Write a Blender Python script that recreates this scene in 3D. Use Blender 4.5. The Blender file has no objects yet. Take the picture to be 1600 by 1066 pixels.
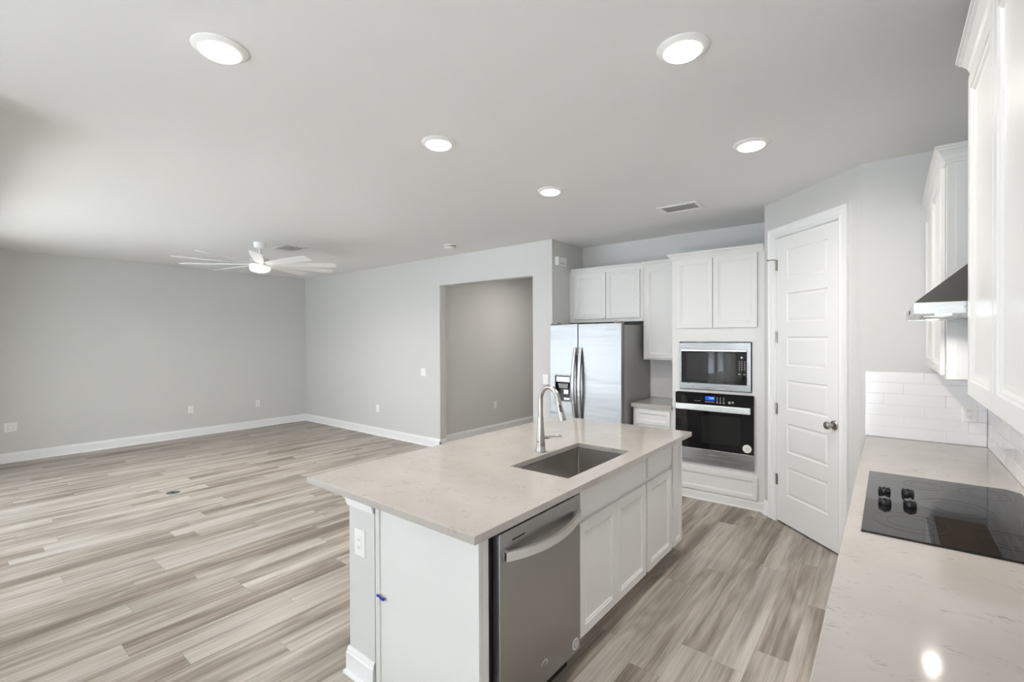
import bpy, bmesh, math, random
from mathutils import Matrix, Vector
random.seed(7)
S = bpy.context.scene
COL = S.collection
PI = math.pi

# ------------------------------------------------------------------ camera
F, TH, PT, RO, HC = 733.016, math.radians(38.719), math.radians(-.315), math.radians(-.226), 1.576
r_ = Vector((math.cos(TH), math.sin(TH), 0)); f_ = Vector((-math.sin(TH), math.cos(TH), 0)); u_ = Vector((0, 0, 1))
f2 = f_*math.cos(PT)+u_*math.sin(PT); u2 = -f_*math.sin(PT)+u_*math.cos(PT)
r3 = r_*math.cos(RO)+u2*math.sin(RO); u3 = -r_*math.sin(RO)+u2*math.cos(RO)
cam = bpy.data.cameras.new('camera'); camo = bpy.data.objects.new('camera', cam); COL.objects.link(camo)
cam.sensor_width = 36; cam.lens = F/1600*36; cam.clip_start = .02; cam.clip_end = 200
cam.shift_y = (532.84-533)/1600
m = Matrix((r3, u3, -f2)).transposed().to_4x4(); m.translation = Vector((0, 0, HC)); camo.matrix_world = m
S.camera = camo

# ------------------------------------------------------------------ view, world, daylight
S.view_settings.view_transform = 'Standard'; S.view_settings.look = 'None'
S.view_settings.gamma = 1; S.view_settings.exposure = 0.97; S.view_settings.use_curve_mapping = False
S.cycles.use_denoising = True
S.cycles.max_bounces = 14; S.cycles.diffuse_bounces = 8; S.cycles.glossy_bounces = 5
S.cycles.transparent_max_bounces = 12
S.cycles.sample_clamp_indirect = 6.0
S.cycles.caustics_reflective = False; S.cycles.caustics_refractive = False
W = bpy.data.worlds.new('World'); S.world = W; W.use_nodes = True
bg = W.node_tree.nodes['Background']
bg.inputs['Color'].default_value = (.89, .95, 1.04, 1); bg.inputs['Strength'].default_value = 2.2
sun = bpy.data.lights.new('sun', 'SUN'); suno = bpy.data.objects.new('sun', sun); COL.objects.link(suno)
sun.energy = 74.0; sun.angle = math.radians(1.0); sun.color = (.875, .955, 1.07)
suno.rotation_euler = Vector((-.15, -.51, .85)).to_track_quat('Z', 'Y').to_euler()   # from the south, near midday

H = 2.74
LAMP_W = 5.6        # each ceiling downlight, watts
def portal(name, loc, rot, sx, sy):
    l = bpy.data.lights.new(name, 'AREA'); l.shape = 'RECTANGLE'; l.size = sx; l.size_y = sy
    l.cycles.is_portal = True
    o = bpy.data.objects.new(name, l); COL.objects.link(o); o.location = loc; o.rotation_euler = rot
def lamp(parent, loc, rad, watts, color=(1, .94, .87), spread=170):
    l = bpy.data.lights.new('lamp_light', 'AREA'); l.shape = 'DISK'; l.size = rad*2; l.energy = watts; l.color = color
    l.spread = math.radians(spread)
    o = bpy.data.objects.new('lamp_light', l); COL.objects.link(o); o.location = loc
    if parent: o.parent = parent
    return o
portal('patio_portal', (-5.7, -.03, 1.2), (-PI/2, 0, 0), 4.1, 2.4)
portal('dining_portal', (-1.41, -4.03, 1.2), (-PI/2, 0, 0), 2.62, 2.4)
portal('nook_portal', (-3.23, -2.2, 1.5), (0, -PI/2, 0), 1.3, 1.6)

# ------------------------------------------------------------------ materials
class N:
    """tiny node helper"""
    def __init__(s, mat): s.t = mat.node_tree; s.n = s.t.nodes; s.l = s.t.links
    def new(s, typ, **kw):
        x = s.n.new(typ)
        for k, v in kw.items(): setattr(x, k, v)
        return x
    def put(s, node, i, v):
        if hasattr(v, 'is_output') or isinstance(v, bpy.types.NodeSocket): s.l.new(v, node.inputs[i])
        else: node.inputs[i].default_value = v
    def math(s, op, a, b=0.0, c=None):
        x = s.new('ShaderNodeMath', operation=op); s.put(x, 0, a); s.put(x, 1, b)
        if c is not None: s.put(x, 2, c)
        return x.outputs[0]
    def comb(s, a, b, c):
        x = s.new('ShaderNodeCombineXYZ'); s.put(x, 0, a); s.put(x, 1, b); s.put(x, 2, c); return x.outputs[0]
    def noise(s, vec, scale, detail=2, rough=.5, dist=0):
        x = s.new('ShaderNodeTexNoise'); s.put(x, 'Vector', vec); x.inputs['Scale'].default_value = scale
        x.inputs['Detail'].default_value = detail; x.inputs['Roughness'].default_value = rough; x.inputs['Distortion'].default_value = dist
        return x.outputs['Fac']
    def ramp(s, fac, stops):
        x = s.new('ShaderNodeValToRGB'); s.put(x, 0, fac); e = x.color_ramp.elements
        while len(e) < len(stops): e.new(.5)
        for i, (p, c) in enumerate(stops): e[i].position = p; e[i].color = (*c, 1) if len(c) == 3 else c
        return x.outputs[0]
    def mix(s, fac, a, b, blend='MIX'):
        x = s.new('ShaderNodeMix', data_type='RGBA', blend_type=blend); s.put(x, 0, fac)
        for i, v in ((6, a), (7, b)):
            if isinstance(v, tuple) and len(v) == 3: v = (*v, 1)
            s.put(x, i, v)
        return x.outputs[2]
    def bump(s, h, strength, dist=.002):
        x = s.new('ShaderNodeBump'); x.inputs['Strength'].default_value = strength; x.inputs['Distance'].default_value = dist
        s.put(x, 'Height', h); return x.outputs[0]

def mat(name, color, rough=.5, metal=0, spec=.5, coat=0, emit=None, estr=0):
    m = bpy.data.materials.new(name); m.use_nodes = True
    b = m.node_tree.nodes['Principled BSDF']
    b.inputs['Base Color'].default_value = (*color, 1); b.inputs['Roughness'].default_value = rough
    b.inputs['Metallic'].default_value = metal; b.inputs['Specular IOR Level'].default_value = spec
    b.inputs['Coat Weight'].default_value = coat
    if emit: b.inputs['Emission Color'].default_value = (*emit, 1); b.inputs['Emission Strength'].default_value = estr
    return m
def bsdf(m): return m.node_tree.nodes['Principled BSDF']

def paint(name, color, rough=.6, tex=.12, scale=260):
    m = mat(name, color, rough, spec=.3); n = N(m)
    v = n.new('ShaderNodeTexCoord').outputs['Object']
    n.put(bsdf(m), 'Normal', n.bump(n.noise(v, scale, 2), tex, .0006))
    c = n.mix(n.math('MULTIPLY', n.noise(v, 1.3, 2), .12), color, tuple(x*.93 for x in color))
    n.put(bsdf(m), 'Base Color', c)
    return m
M = {}
M['wall'] = paint('greige_wall_paint', (.645, .643, .636), .6)
M['ceiling'] = paint('ceiling_paint', (.80, .80, .805), .8, .3, 120)
M['trim'] = paint('white_trim_paint', (.86, .865, .875), .32, .03, 90)
M['cabinet'] = paint('white_cabinet_paint', (.745, .745, .74), .30, .03, 70)
M['door'] = paint('white_door_paint', (.84, .845, .85), .35, .03, 80)
M['plastic'] = mat('white_plastic', (.86, .86, .85), .35)
M['slot'] = mat('dark_slot', (.03, .03, .03), .6)
M['wood_raw'] = paint('cabinet_underside', (.30, .225, .16), .6, .1, 40)
M['black'] = mat('black_plastic', (.012, .012, .013), .35)
M['blackglass'] = mat('black_glass', (.006, .006, .007), .04, spec=.5)
M['ovenwindow'] = mat('oven_window_glass', (.016, .017, .017), .07)
M['mesh'] = mat('microwave_window', (.02, .021, .021), .03)
M['chrome'] = mat('bright_chrome', (.82, .82, .82), .12, 1)
M['nickel'] = mat('brushed_nickel', (.44, .42, .39), .27, 1)
M['tape'] = mat('blue_tape', (.01, .03, .33), .6)
M['sticker'] = mat('white_sticker', (.8, .8, .8), .4)
M['print'] = mat('pale_print', (.55, .55, .55), .5)
M['greyprint'] = mat('grey_print', (.38, .38, .39), .4)
M['display'] = mat('blue_display', (.0, .0, .02), .1, emit=(.02, .12, 1), estr=.55)
M['digits'] = mat('display_digits', (.0, .0, .02), .2, emit=(.35, .6, 1), estr=1.2)
M['rubber'] = mat('dark_gap', (.015, .015, .016), .7)
M['lens'] = mat('lit_lens', (.9, .9, .88), .4, emit=(1, .96, .9), estr=3.0)
M['fanlens'] = mat('fan_lit_lens', (.9, .9, .88), .4, emit=(1, .97, .90), estr=1.3)
M['hoodlens'] = mat('hood_lit_lens', (.9, .9, .88), .3, emit=(1, .96, .88), estr=8)
M['concrete'] = paint('patio_concrete', (.84, .835, .83), .8, .3, 30)
M['lawn'] = paint('yard_paving', (.14, .14, .14), .9, .5, 50)
M['screen'] = mat('dispenser_silver', (.30, .30, .31), .22, 1)

def steel(name, color, rough, vertical=False, amt=.06, wave=0):
    m = mat(name, color, rough, 1); n = N(m)
    v = n.new('ShaderNodeTexCoord').outputs['Object']
    sc = n.new('ShaderNodeVectorMath', operation='MULTIPLY'); n.put(sc, 0, v)
    sc.inputs[1].default_value = (180, 180, 2) if vertical else (2, 2, 320)
    g = n.noise(sc.outputs[0], 1, 3)
    n.put(bsdf(m), 'Roughness', n.math('MULTIPLY_ADD', g, amt*2, rough-amt))
    nb = n.new('ShaderNodeBump'); nb.inputs['Strength'].default_value = .05; nb.inputs['Distance'].default_value = .0004; n.put(nb, 'Height', g)
    if wave:
        s2 = n.new('ShaderNodeVectorMath', operation='MULTIPLY'); n.put(s2, 0, v); s2.inputs[1].default_value = (.9, .9, 7)
        n.put(nb, 'Normal', n.bump(n.noise(s2.outputs[0], 1, 2), wave, .02))
    n.put(bsdf(m), 'Normal', nb.outputs[0])
    return m
M['steel'] = steel('stainless_steel', (.60, .605, .615), .26)
M['fridgesteel'] = steel('fridge_stainless_steel', (.31, .31, .315), .34, wave=.35)
M['framesteel'] = steel('frame_stainless_steel', (.36, .36, .365), .28)
M['darksteel'] = steel('dark_stainless_steel', (.42, .42, .42), .34)
M['hoodsteel'] = steel('hood_stainless_steel', (.30, .295, .285), .34)
M['sinksteel'] = steel('sink_stainless_steel', (.48, .465, .445), .36)
M['fridgeside'] = mat('fridge_side_grey', (.30, .30, .30), .38, spec=.4)
M['handle'] = mat('satin_handle_metal', (.84, .84, .84), .34, 1)
M['fridgehandle'] = mat('fridge_handle_metal', (.55, .55, .56), .25, 1)

# glass: a clear pane, partly mirror by Fresnel
m = bpy.data.materials.new('window_glass'); m.use_nodes = True; n = N(m)
for x in list(n.n):
    if x.type != 'OUTPUT_MATERIAL': n.n.remove(x)
fr = n.new('ShaderNodeFresnel'); fr.inputs[0].default_value = 1.45
tr = n.new('ShaderNodeBsdfTransparent'); tr.inputs[0].default_value = (.95, .97, .96, 1)
gl = n.new('ShaderNodeBsdfGlossy'); gl.inputs['Roughness'].default_value = .0
mx = n.new('ShaderNodeMixShader'); geo = n.new('ShaderNodeNewGeometry'); n.put(mx, 0, n.math('MULTIPLY', fr.outputs[0], n.math('SUBTRACT', 1.0, geo.outputs['Backfacing']))); n.l.new(tr.outputs[0], mx.inputs[1]); n.l.new(gl.outputs[0], mx.inputs[2])
n.l.new(mx.outputs[0], n.n['Material Output'].inputs[0]); M['glass'] = m

# vinyl plank floor: planks .151 wide, 1.203 long, along Y
m = mat('vinyl_plank_floor', (.4, .35, .3), .42, spec=.35); n = N(m)
sep = n.new('ShaderNodeSeparateXYZ'); n.put(sep, 0, n.new('ShaderNodeTexCoord').outputs['Object'])
X, Y = sep.outputs[0], sep.outputs[1]
xr = n.math('DIVIDE', n.math('ADD', X, .979), .151); row = n.math('FLOOR', xr)
wr = n.new('ShaderNodeTexWhiteNoise', noise_dimensions='1D'); n.put(wr, 'W', n.math('ADD', row, 17.3))
off = n.math('MULTIPLY', wr.outputs['Value'], 1.0)
yr = n.math('ADD', n.math('DIVIDE', Y, 1.203), off); colm = n.math('FLOOR', yr)
wp = n.new('ShaderNodeTexWhiteNoise', noise_dimensions='2D'); n.put(wp, 'Vector', n.comb(row, colm, 0))
rv = wp.outputs['Value']
sepc = n.new('ShaderNodeSeparateColor'); n.put(sepc, 0, wp.outputs['Color'])
shift = n.math('MULTIPLY', rv, 40)
big = n.noise(n.comb(n.math('MULTIPLY', X, 7.5), n.math('MULTIPLY_ADD', Y, .8, shift), shift), 1, 3, .55, .5)
streak = n.noise(n.comb(n.math('MULTIPLY', X, 34), n.math('MULTIPLY_ADD', Y, .9, shift), shift), 1, 4, .6, .25)
fine = n.noise(n.comb(n.math('MULTIPLY', X, 190), n.math('MULTIPLY_ADD', Y, 5, shift), shift), 1, 3, .6)
cath = n.noise(n.comb(n.math('MULTIPLY', X, 5.5), n.math('MULTIPLY_ADD', Y, .75, shift), shift), 1, 1.5, .5, .35)
wavy = n.math('MULTIPLY', n.math('SINE', n.math('MULTIPLY', cath, 58)), n.ramp(n.noise(n.comb(n.math('MULTIPLY', X, 4), n.math('MULTIPLY_ADD', Y, 1.1, shift), rv), 1, 2), [(.46, (0, 0, 0)), (.64, (1, 1, 1))]))
k = n.math('ADD', n.math('MULTIPLY', n.math('SUBTRACT', rv, .5), .34), n.math('MULTIPLY', n.math('SUBTRACT', big, .5), 1.9))
k = n.math('ADD', k, n.math('MULTIPLY', n.math('SUBTRACT', streak, .5), 1.35))
k = n.math('ADD', k, n.math('MULTIPLY', n.math('SUBTRACT', fine, .5), .55))
k = n.math('ADD', k, n.math('MULTIPLY', wavy, .12))
k = n.math('ADD', k, .455)
c = n.ramp(k, [(.0, (.165, .135, .106)), (.3, (.285, .24, .199)), (.55, (.405, .358, .31)), (.78, (.505, .46, .41)), (1, (.57, .525, .478))])
c = n.mix(n.math('MULTIPLY', sepc.outputs[0], .28), c, (.39, .385, .37))
fx = n.math('FRACT', xr); fy = n.math('FRACT', yr)
ex = n.math('MINIMUM', fx, n.math('SUBTRACT', 1, fx)); ey = n.math('MINIMUM', fy, n.math('SUBTRACT', 1, fy))
seam = n.math('MAXIMUM', n.math('LESS_THAN', ex, .007), n.math('LESS_THAN', ey, .0011))
c = n.mix(n.math('MULTIPLY', seam, .45), c, (.12, .095, .075))
n.put(bsdf(m), 'Base Color', c)
n.put(bsdf(m), 'Roughness', n.math('MULTIPLY_ADD', streak, .14, .34))
n.put(bsdf(m), 'Normal', n.bump(n.math('SUBTRACT', fine, n.math('MULTIPLY', seam, 1.5)), .10, .0015))
M['floor'] = m

# quartz with faint grey flecks
m = mat('quartz_worktop', (.56, .535, .51), .11, spec=.5); n = N(m)
v = n.new('ShaderNodeTexCoord').outputs['Object']
sc = n.new('ShaderNodeVectorMath', operation='MULTIPLY'); n.put(sc, 0, v); sc.inputs[1].default_value = (1, 1.9, 1)
a = n.noise(sc.outputs[0], 9, 5, .62, 1.4)
line = n.math('LESS_THAN', n.math('ABSOLUTE', n.math('SUBTRACT', a, .5)), .012)
gate = n.ramp(n.noise(v, 17, 3, .6), [(.52, (0, 0, 0)), (.66, (1, 1, 1))])
gs = n.new('ShaderNodeSeparateColor'); n.put(gs, 0, gate)
cloud = n.ramp(n.noise(v, 5, 3), [(.3, (.405, .378, .355)), (.7, (.44, .415, .392))])
c = n.mix(n.math('MULTIPLY', n.math('MULTIPLY', line, gs.outputs[0]), .62), cloud, (.21, .195, .18))
n.put(bsdf(m), 'Base Color', c); M['quartz'] = m

M['tile'] = mat('white_glazed_tile', (.86, .855, .875), .10, spec=.5)
M['grout'] = mat('white_grout', (.78, .775, .79), .8)

# ------------------------------------------------------------------ mesh helpers
class MB:
    def __init__(s): s.b = bmesh.new(); s.mx = Matrix.Identity(4)
    def _v(s, p): return s.b.verts.new(s.mx @ Vector(p))
    def box(s, x0, x1, y0, y1, z0, z1, taper=None):
        v = [s._v((x, y, z)) for z in (z0, z1) for y in (y0, y1) for x in (x0, x1)]
        for f in ((0, 2, 3, 1), (4, 5, 7, 6), (0, 1, 5, 4), (2, 6, 7, 3), (0, 4, 6, 2), (1, 3, 7, 5)): s.b.faces.new([v[i] for i in f])
        return s
    def loft(s, loops, cap0=True, cap1=True, closed=True):
        L = [[s._v(p) for p in lp] for lp in loops]; k = len(L[0])
        for a, b in zip(L, L[1:]):
            for i in range(k if closed else k-1):
                j = (i+1) % k; s.b.faces.new((a[i], a[j], b[j], b[i]))
        if cap0: s.b.faces.new(list(reversed(L[0])))
        if cap1: s.b.faces.new(L[-1])
        return s
    def lathe(s, prof, c=(0, 0, 0), n=32, axis='Z', cap0=True, cap1=True):
        loops = []
        for r, h in prof:
            lp = []
            for i in range(n):
                a = 2*PI*i/n; p = (r*math.cos(a), r*math.sin(a), h)
                if axis == 'Y': p = (p[0], -p[2], p[1])     # height runs to -Y
                if axis == 'X': p = (p[2], p[0], p[1])
                lp.append((c[0]+p[0], c[1]+p[1], c[2]+p[2]))
            loops.append(lp)
        return s.loft(loops, cap0, cap1)
    def tube(s, pts, rad, n=14, up=None):
        pts = [Vector(p) for p in pts]; rads = rad if isinstance(rad, (list, tuple)) else [rad]*len(pts)
        loops = []; prev = None
        for i, p in enumerate(pts):
            t = (pts[min(i+1, len(pts)-1)]-pts[max(i-1, 0)]).normalized()
            if prev is None:
                a = t.orthogonal().normalized() if up is None else (Vector(up)-t*t.dot(Vector(up))).normalized()
            else: a = (prev-t*t.dot(prev)).normalized()
            prev = a; b = t.cross(a); r = rads[i]
            rx, ry = r if isinstance(r, tuple) else (r, r)
            loops.append([p+a*rx*math.cos(2*PI*q/n)+b*ry*math.sin(2*PI*q/n) for q in range(n)])
        return s.loft(loops)
    def extrude(s, poly, axis, a, b):
        """poly of 2-D points swept along an axis; X: (y,z), Y: (x,z), Z: (x,y)"""
        def P(q, t): return {'X': (t, q[0], q[1]), 'Y': (q[0], t, q[1]), 'Z': (q[0], q[1], t)}[axis]
        return s.loft([[P(q, a) for q in poly], [P(q, b) for q in poly]])
    def panel(s, x0, x1, z0, z1, y, steps, back):
        """rectangle facing -Y: steps = (inset, depth behind y) from the outside in; back = y of the back"""
        def R(i, d): return [(x0+i, y+d, z0+i), (x1-i, y+d, z0+i), (x1-i, y+d, z1-i), (x0+i, y+d, z1-i)]
        loops = [[(x0, back, z0), (x1, back, z0), (x1, back, z1), (x0, back, z1)]]+[R(i, d) for i, d in steps]
        return s.loft(loops)
    def build(s, name, m, parent=None, bevel=0, smooth=False, seg=2, loc=None):
        bmesh.ops.recalc_face_normals(s.b, faces=s.b.faces)
        if smooth:
            for f in s.b.faces: f.smooth = True
            for e in s.b.edges:
                if len(e.link_faces) == 2 and e.calc_face_angle(0) > .6: e.smooth = False
        me = bpy.data.meshes.new(name); s.b.to_mesh(me); s.b.free()
        o = bpy.data.objects.new(name, me); COL.objects.link(o); me.materials.append(m)
        if parent: o.parent = parent
        if loc: o.location = loc
        if bevel:
            md = o.modifiers.new('bevel', 'BEVEL'); md.width = bevel; md.segments = seg; md.limit_method = 'ANGLE'; md.angle_limit = .6
        return o
def worktop_hole(X0, X1, Y0, Y1, a0, a1, b0, b1, z0, z1, mx=None):
    mb = MB()
    if mx: mb.mx = mx
    out = [(X0, Y0), (X1, Y0), (X1, Y1), (X0, Y1)]; inn = [(a0, b0), (a1, b0), (a1, b1), (a0, b1)]
    V = {}
    for z in (z0, z1):
        V['o', z] = [mb._v((x, y, z)) for x, y in out]; V['i', z] = [mb._v((x, y, z)) for x, y in inn]
    for i in range(4):
        j = (i+1) % 4
        for z in (z0, z1): mb.b.faces.new((V['o', z][i], V['o', z][j], V['i', z][j], V['i', z][i]))
        mb.b.faces.new((V['o', z0][i], V['o', z0][j], V['o', z1][j], V['o', z1][i]))
        mb.b.faces.new((V['i', z0][i], V['i', z0][j], V['i', z1][j], V['i', z1][i]))
    return mb

def tag(o, label, cat, group=None):
    o['label'] = label; o['category'] = cat
    if group: o['group'] = group
    return o
def thing(name, label, cat, loc=(0, 0, 0), rz=0, group=None):
    o = bpy.data.objects.new(name, None); COL.objects.link(o); o.location = loc; o.rotation_euler = (0, 0, rz)
    o.empty_display_size = .1
    return tag(o, label, cat, group)
def struct(name, mb, m, parent=None, bevel=0, **kw):
    o = mb.build(name, m, parent, bevel, **kw)
    if not parent: o['kind'] = 'structure'
    return o
def sempty(name, loc=(0, 0, 0), rz=0):
    o = bpy.data.objects.new(name, None); COL.objects.link(o); o.location = loc; o.rotation_euler = (0, 0, rz); o['kind'] = 'structure'
    return o
def part(name, mb, m, parent, bevel=0, label=None, **kw):
    o = mb.build(name, m, parent, bevel, **kw)
    if label: o['label'] = label
    return o
def copy_thing(root, label, loc, rz=None):
    r = root.copy(); COL.objects.link(r); r.location = loc; r['label'] = label
    if rz is not None: r.rotation_euler = (0, 0, rz)
    for ch in list(root.children):
        c = ch.copy(); COL.objects.link(c); c.parent = r
        if ch.type == 'LIGHT': pass
        for g in list(ch.children):
            d = g.copy(); COL.objects.link(d); d.parent = c
    return r
def text(name, s, size, m, parent, loc, rot, extrude=.0004, align='CENTER'):
    cu = bpy.data.curves.new(name, 'FONT'); cu.body = s; cu.size = size; cu.extrude = extrude; cu.align_x = align; cu.align_y = 'CENTER'
    o = bpy.data.objects.new(name, cu); me = bpy.data.meshes.new_from_object(o); bpy.data.objects.remove(o); bpy.data.curves.remove(cu)
    o = bpy.data.objects.new(name, me); COL.objects.link(o); me.materials.append(m); o.parent = parent; o.location = loc; o.rotation_euler = rot
    return o

# ------------------------------------------------------------------ the shell
XL, YW, YN, XN, XR, YB, YD = -8.82, 4.60, 5.31, -3.08, .47, 3.95, -4.0
XA, YA, XB = -.858, 4.668, -.149
OX0, OX1, OZ = -5.012, -3.362, 2.336
struct('floor', MB().box(XL-.2, XR+.2, YD-.2, 9.2, -.1, 0), M['floor'])
struct('ceiling', MB().box(XL-.2, XR+.2, YD-.2, 9.2, H, H+.12), M['ceiling'])
struct('wall_left', MB().box(XL-.12, XL, -.12, YW+.115, 0, H), M['wall'])
w = MB().box(XL, OX0, YW, YW+.115, 0, H).box(OX0, OX1, YW, YW+.115, OZ, H).box(OX1, XN, YW, YW+.115, 0, H)
struct('wall_back', w, M['wall'])
w = MB().box(XN-.1, XN, YW+.115, YN+.1, 0, H).box(XN, XA, YN, YN+.1, 0, H).box(XA, XA+.1, YA+.1, YN+.1, 0, H)
struct('wall_alcove', w, M['wall'])
# pantry wall on the diagonal, with the doorway cut in it: local x along the wall, y = 0 on the room face
A0, A1, DO0, DO1, DZ = -3.907, -2.905, -3.765, -3.068, 2.432
PC = (3.81/2, 3.81/2, 0)                     # foot of the diagonal; along-coordinate 0
pw = MB()
pw.mx = Matrix.Translation(PC) @ Matrix.Rotation(-PI/4, 4, 'Z')
pw.box(A0, DO0, 0, .11, 0, H).box(DO0, DO1, 0, .11, DZ, H).box(DO1, A1, 0, .11, 0, H)
struct('wall_pantry', pw, M['wall'])
struct('wall_closet', MB().box(XA+.1, XR+.12, YN, YN+.1, 0, H).box(XR, XR+.12, YB+.12, YN, 0, H), M['wall'])
struct('wall_end', MB().box(XB, XR+.12, YB, YB+.12, 0, H), M['wall'])
struct('wall_right', MB().box(XR, XR+.12, YD-.12, YB, 0, H), M['wall'])
# living-room patio wall, dining nook walls (behind the camera, seen only in reflections)
SX0, SX1, SZ = -7.75, -3.65, 2.42
w = MB().box(XL, SX0, -.12, 0, 0, H).box(SX0, SX1, -.12, 0, SZ, H).box(SX1, -3.2, -.12, 0, 0, H)
struct('wall_front', w, M['wall'])
wins = [(-3.22, -2.56), (-2.44, -1.78)]
w = MB().box(-3.25, -3.2, YD, wins[0][0], 0, H).box(-3.25, -3.2, wins[0][1], wins[1][0], 0, H).box(-3.25, -3.2, wins[1][1], -.12, 0, H)
for a, b in wins: w.box(-3.25, -3.2, a, b, 0, .70).box(-3.25, -3.2, a, b, 2.3, H)
struct('wall_dining', w, M['wall'])
w = MB().box(-3.32, -2.72, YD-.12, YD, 0, H).box(-2.72, -.1, YD-.12, YD, SZ, H).box(-.1, XR, YD-.12, YD, 0, H)
struct('wall_rear', w, M['wall'])
# hall beyond the opening
struct('wall_hall', MB().box(-5.29, -5.17, YW+.115, 9.2, 0, H).box(-5.17, -3.2, 9.08, 9.2, 0, H).box(-3.3, -3.18, YW+.115, 9.08, 0, H), M['wall'])
# outdoors
struct('ground_patio', MB().box(-9.5, -3.4, -4.5, -.12, -.22, -.12), M['concrete'])
struct('ground_yard', MB().box(-30, 25, -30, 12, -.6, -.23), M['lawn'])
struct('added_sun_block', MB().box(-9.5, -3.34, -1.78, -.125, 2.72, 2.85), M['trim'])  # unseen roof added to keep direct sun off the living-room floor

BH = .128
def base_profile(d=.014):   # (out, z)
    return [(0, 0), (d+.010, 0), (d+.010, .010), (d+.006, .016), (d, .018), (d, BH-.03), (d-.004, BH-.022), (d-.004, BH-.012), (d-.009, BH), (0, BH)]
def baseboard(name, segs, parent=None):
    mb = MB()
    for axis, pos, sgn, a, b in segs:
        poly = [(pos+sgn*o, z) for o, z in base_profile()]
        mb.extrude(poly, axis, a, b)
    return struct(name, mb, M['trim'], parent)
baseboard('baseboard_left', [('Y', XL, 1, .0, YW)])
baseboard('baseboard_back', [('X', YW, -1, XL+.024, OX0+.014), ('Y', OX0, 1, YW-.014, YW+.115), ('X', YW, -1, OX1-.014, XN-.002)])
baseboard('baseboard_hall', [('Y', -5.17, 1, YW+.116, 9.08), ('X', 9.08, -1, -5.14, -3.3)])
baseboard('baseboard_front', [('X', 0, 1, XL+.03, SX0-.07), ('X', 0, 1, SX1+.07, -3.2)])
mb = MB(); mb.mx = Matrix.Translation(PC) @ Matrix.Rotation(-PI/4, 4, 'Z')
mb.extrude([(-o, z) for o, z in base_profile()], 'X', A0+.0, A0+.062)
struct('baseboard_pantry', mb, M['trim'])

# ------------------------------------------------------------------ pantry door (door_1)
d1 = sempty('door_1', PC, -PI/4)
def casing(mb, x0, x1, zt, wdt=.082):
    prof = [(0, .012), (.012, .016), (.02, .011), (.055, .014), (.066, .020), (wdt, .020)]   # inside to outside, thickness
    def strip(fn):
        loops = []
        for t in (0, 1):
            loops.append([fn(o, -d, t) for o, d in prof]+[fn(o, 0, t) for o, d in reversed(prof)])
        mb.loft(loops)
    strip(lambda o, d, t: (x0-o, d, (0, zt+o)[t]))
    strip(lambda o, d, t: (x1+o, d, (0, zt+o)[t]))
    strip(lambda o, d, t: ((x0-o, x1+o)[t], d, zt+o))
cs = MB(); casing(cs, DO0+.006, DO1-.006, DZ-.006, .080)
part('casing', cs, M['trim'], d1)
jb = MB().box(DO0, DO0+.012, 0, .11, 0, DZ-.012).box(DO1-.012, DO1, 0, .11, 0, DZ-.012).box(DO0, DO1, 0, .11, DZ-.012, DZ)
jb.box(DO0+.012, DO0+.03, .05, .075, 0, DZ-.012).box(DO1-.03, DO1-.012, .05, .075, 0, DZ-.012)
part('jamb', jb, M['trim'], d1)
# slab: six recessed panels
LX0, LX1 = DO0+.0145, DO1-.0145
P0, P1 = -3.628, -3.188
zs = [.255+.3615*i for i in range(6)]
sl = MB(); ydoor = .004
def door_slab(mb, x0, x1, z0, z1, px0, px1, zpan, y):
    xs = [x0, px0, px1, x1]; zz = [z0]
    for a, b in zpan: zz += [a, b]
    zz.append(z1)
    for j in range(len(zz)-1):
        for i in range(3):
            a, b, c, d = xs[i], xs[i+1], zz[j], zz[j+1]
            if i == 1 and j % 2 == 1:
                def R(t, e): return [mb._v(p) for p in ((a+t, y+e, c+t), (b-t, y+e, c+t), (b-t, y+e, d-t), (a+t, y+e, d-t))]
                Ls = [R(t, e) for t, e in ((0, 0), (.006, .007), (.012, .008), (.03, .003), (.034, .0025))]
                for p, q in zip(Ls, Ls[1:]):
                    for k in range(4): mb.b.faces.new((p[k], p[(k+1) % 4], q[(k+1) % 4], q[k]))
                mb.b.faces.new(Ls[-1])
            else:
                mb.b.faces.new([mb._v(p) for p in ((a, y, c), (b, y, c), (b, y, d), (a, y, d))])
    bk = y+.035
    for q in (((x0, y, z0), (x0, bk, z0), (x0, bk, z1), (x0, y, z1)), ((x1, y, z0), (x1, bk, z0), (x1, bk, z1), (x1, y, z1)),
              ((x0, y, z1), (x1, y, z1), (x1, bk, z1), (x0, bk, z1)), ((x0, y, z0), (x1, y, z0), (x1, bk, z0), (x0, bk, z0)),
              ((x0, bk, z0), (x1, bk, z0), (x1, bk, z1), (x0, bk, z1))):
        mb.b.faces.new([mb._v(p) for p in q])
    bmesh.ops.remove_doubles(mb.b, verts=mb.b.verts, dist=1e-5)
door_slab(sl, LX0, LX1, .014, DZ-.016, P0, P1, [(z, z+.242) for z in zs], ydoor)
slab = part('door_slab', sl, M['door'], d1)
for z in (2.19, 1.575, .965, .36):
    hb = MB().lathe([(.0055, 0), (.0055, .09)], (LX0-.001, -.0015, z-.045), 12)
    hb.box(LX0+.001, LX0+.012, .0015, .0038, z-.045, z+.045).lathe([(.003, 0), (.006, .003), (.003, .006)], (LX0-.001, -.0015, z+.045), 12)
    part('hinge', hb, M['nickel'], d1, smooth=True)
stp = MB().tube([(LX0-.001, -.004, 2.24), (LX0-.018, -.03, 2.24), (LX0-.045, -.045, 2.24)], .0035, 8).lathe([(.008, 0), (.008, .008)], (LX0-.045, -.042, 2.24), 12, 'Y')
part('door_stop', stp, M['nickel'], d1, smooth=True)
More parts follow.
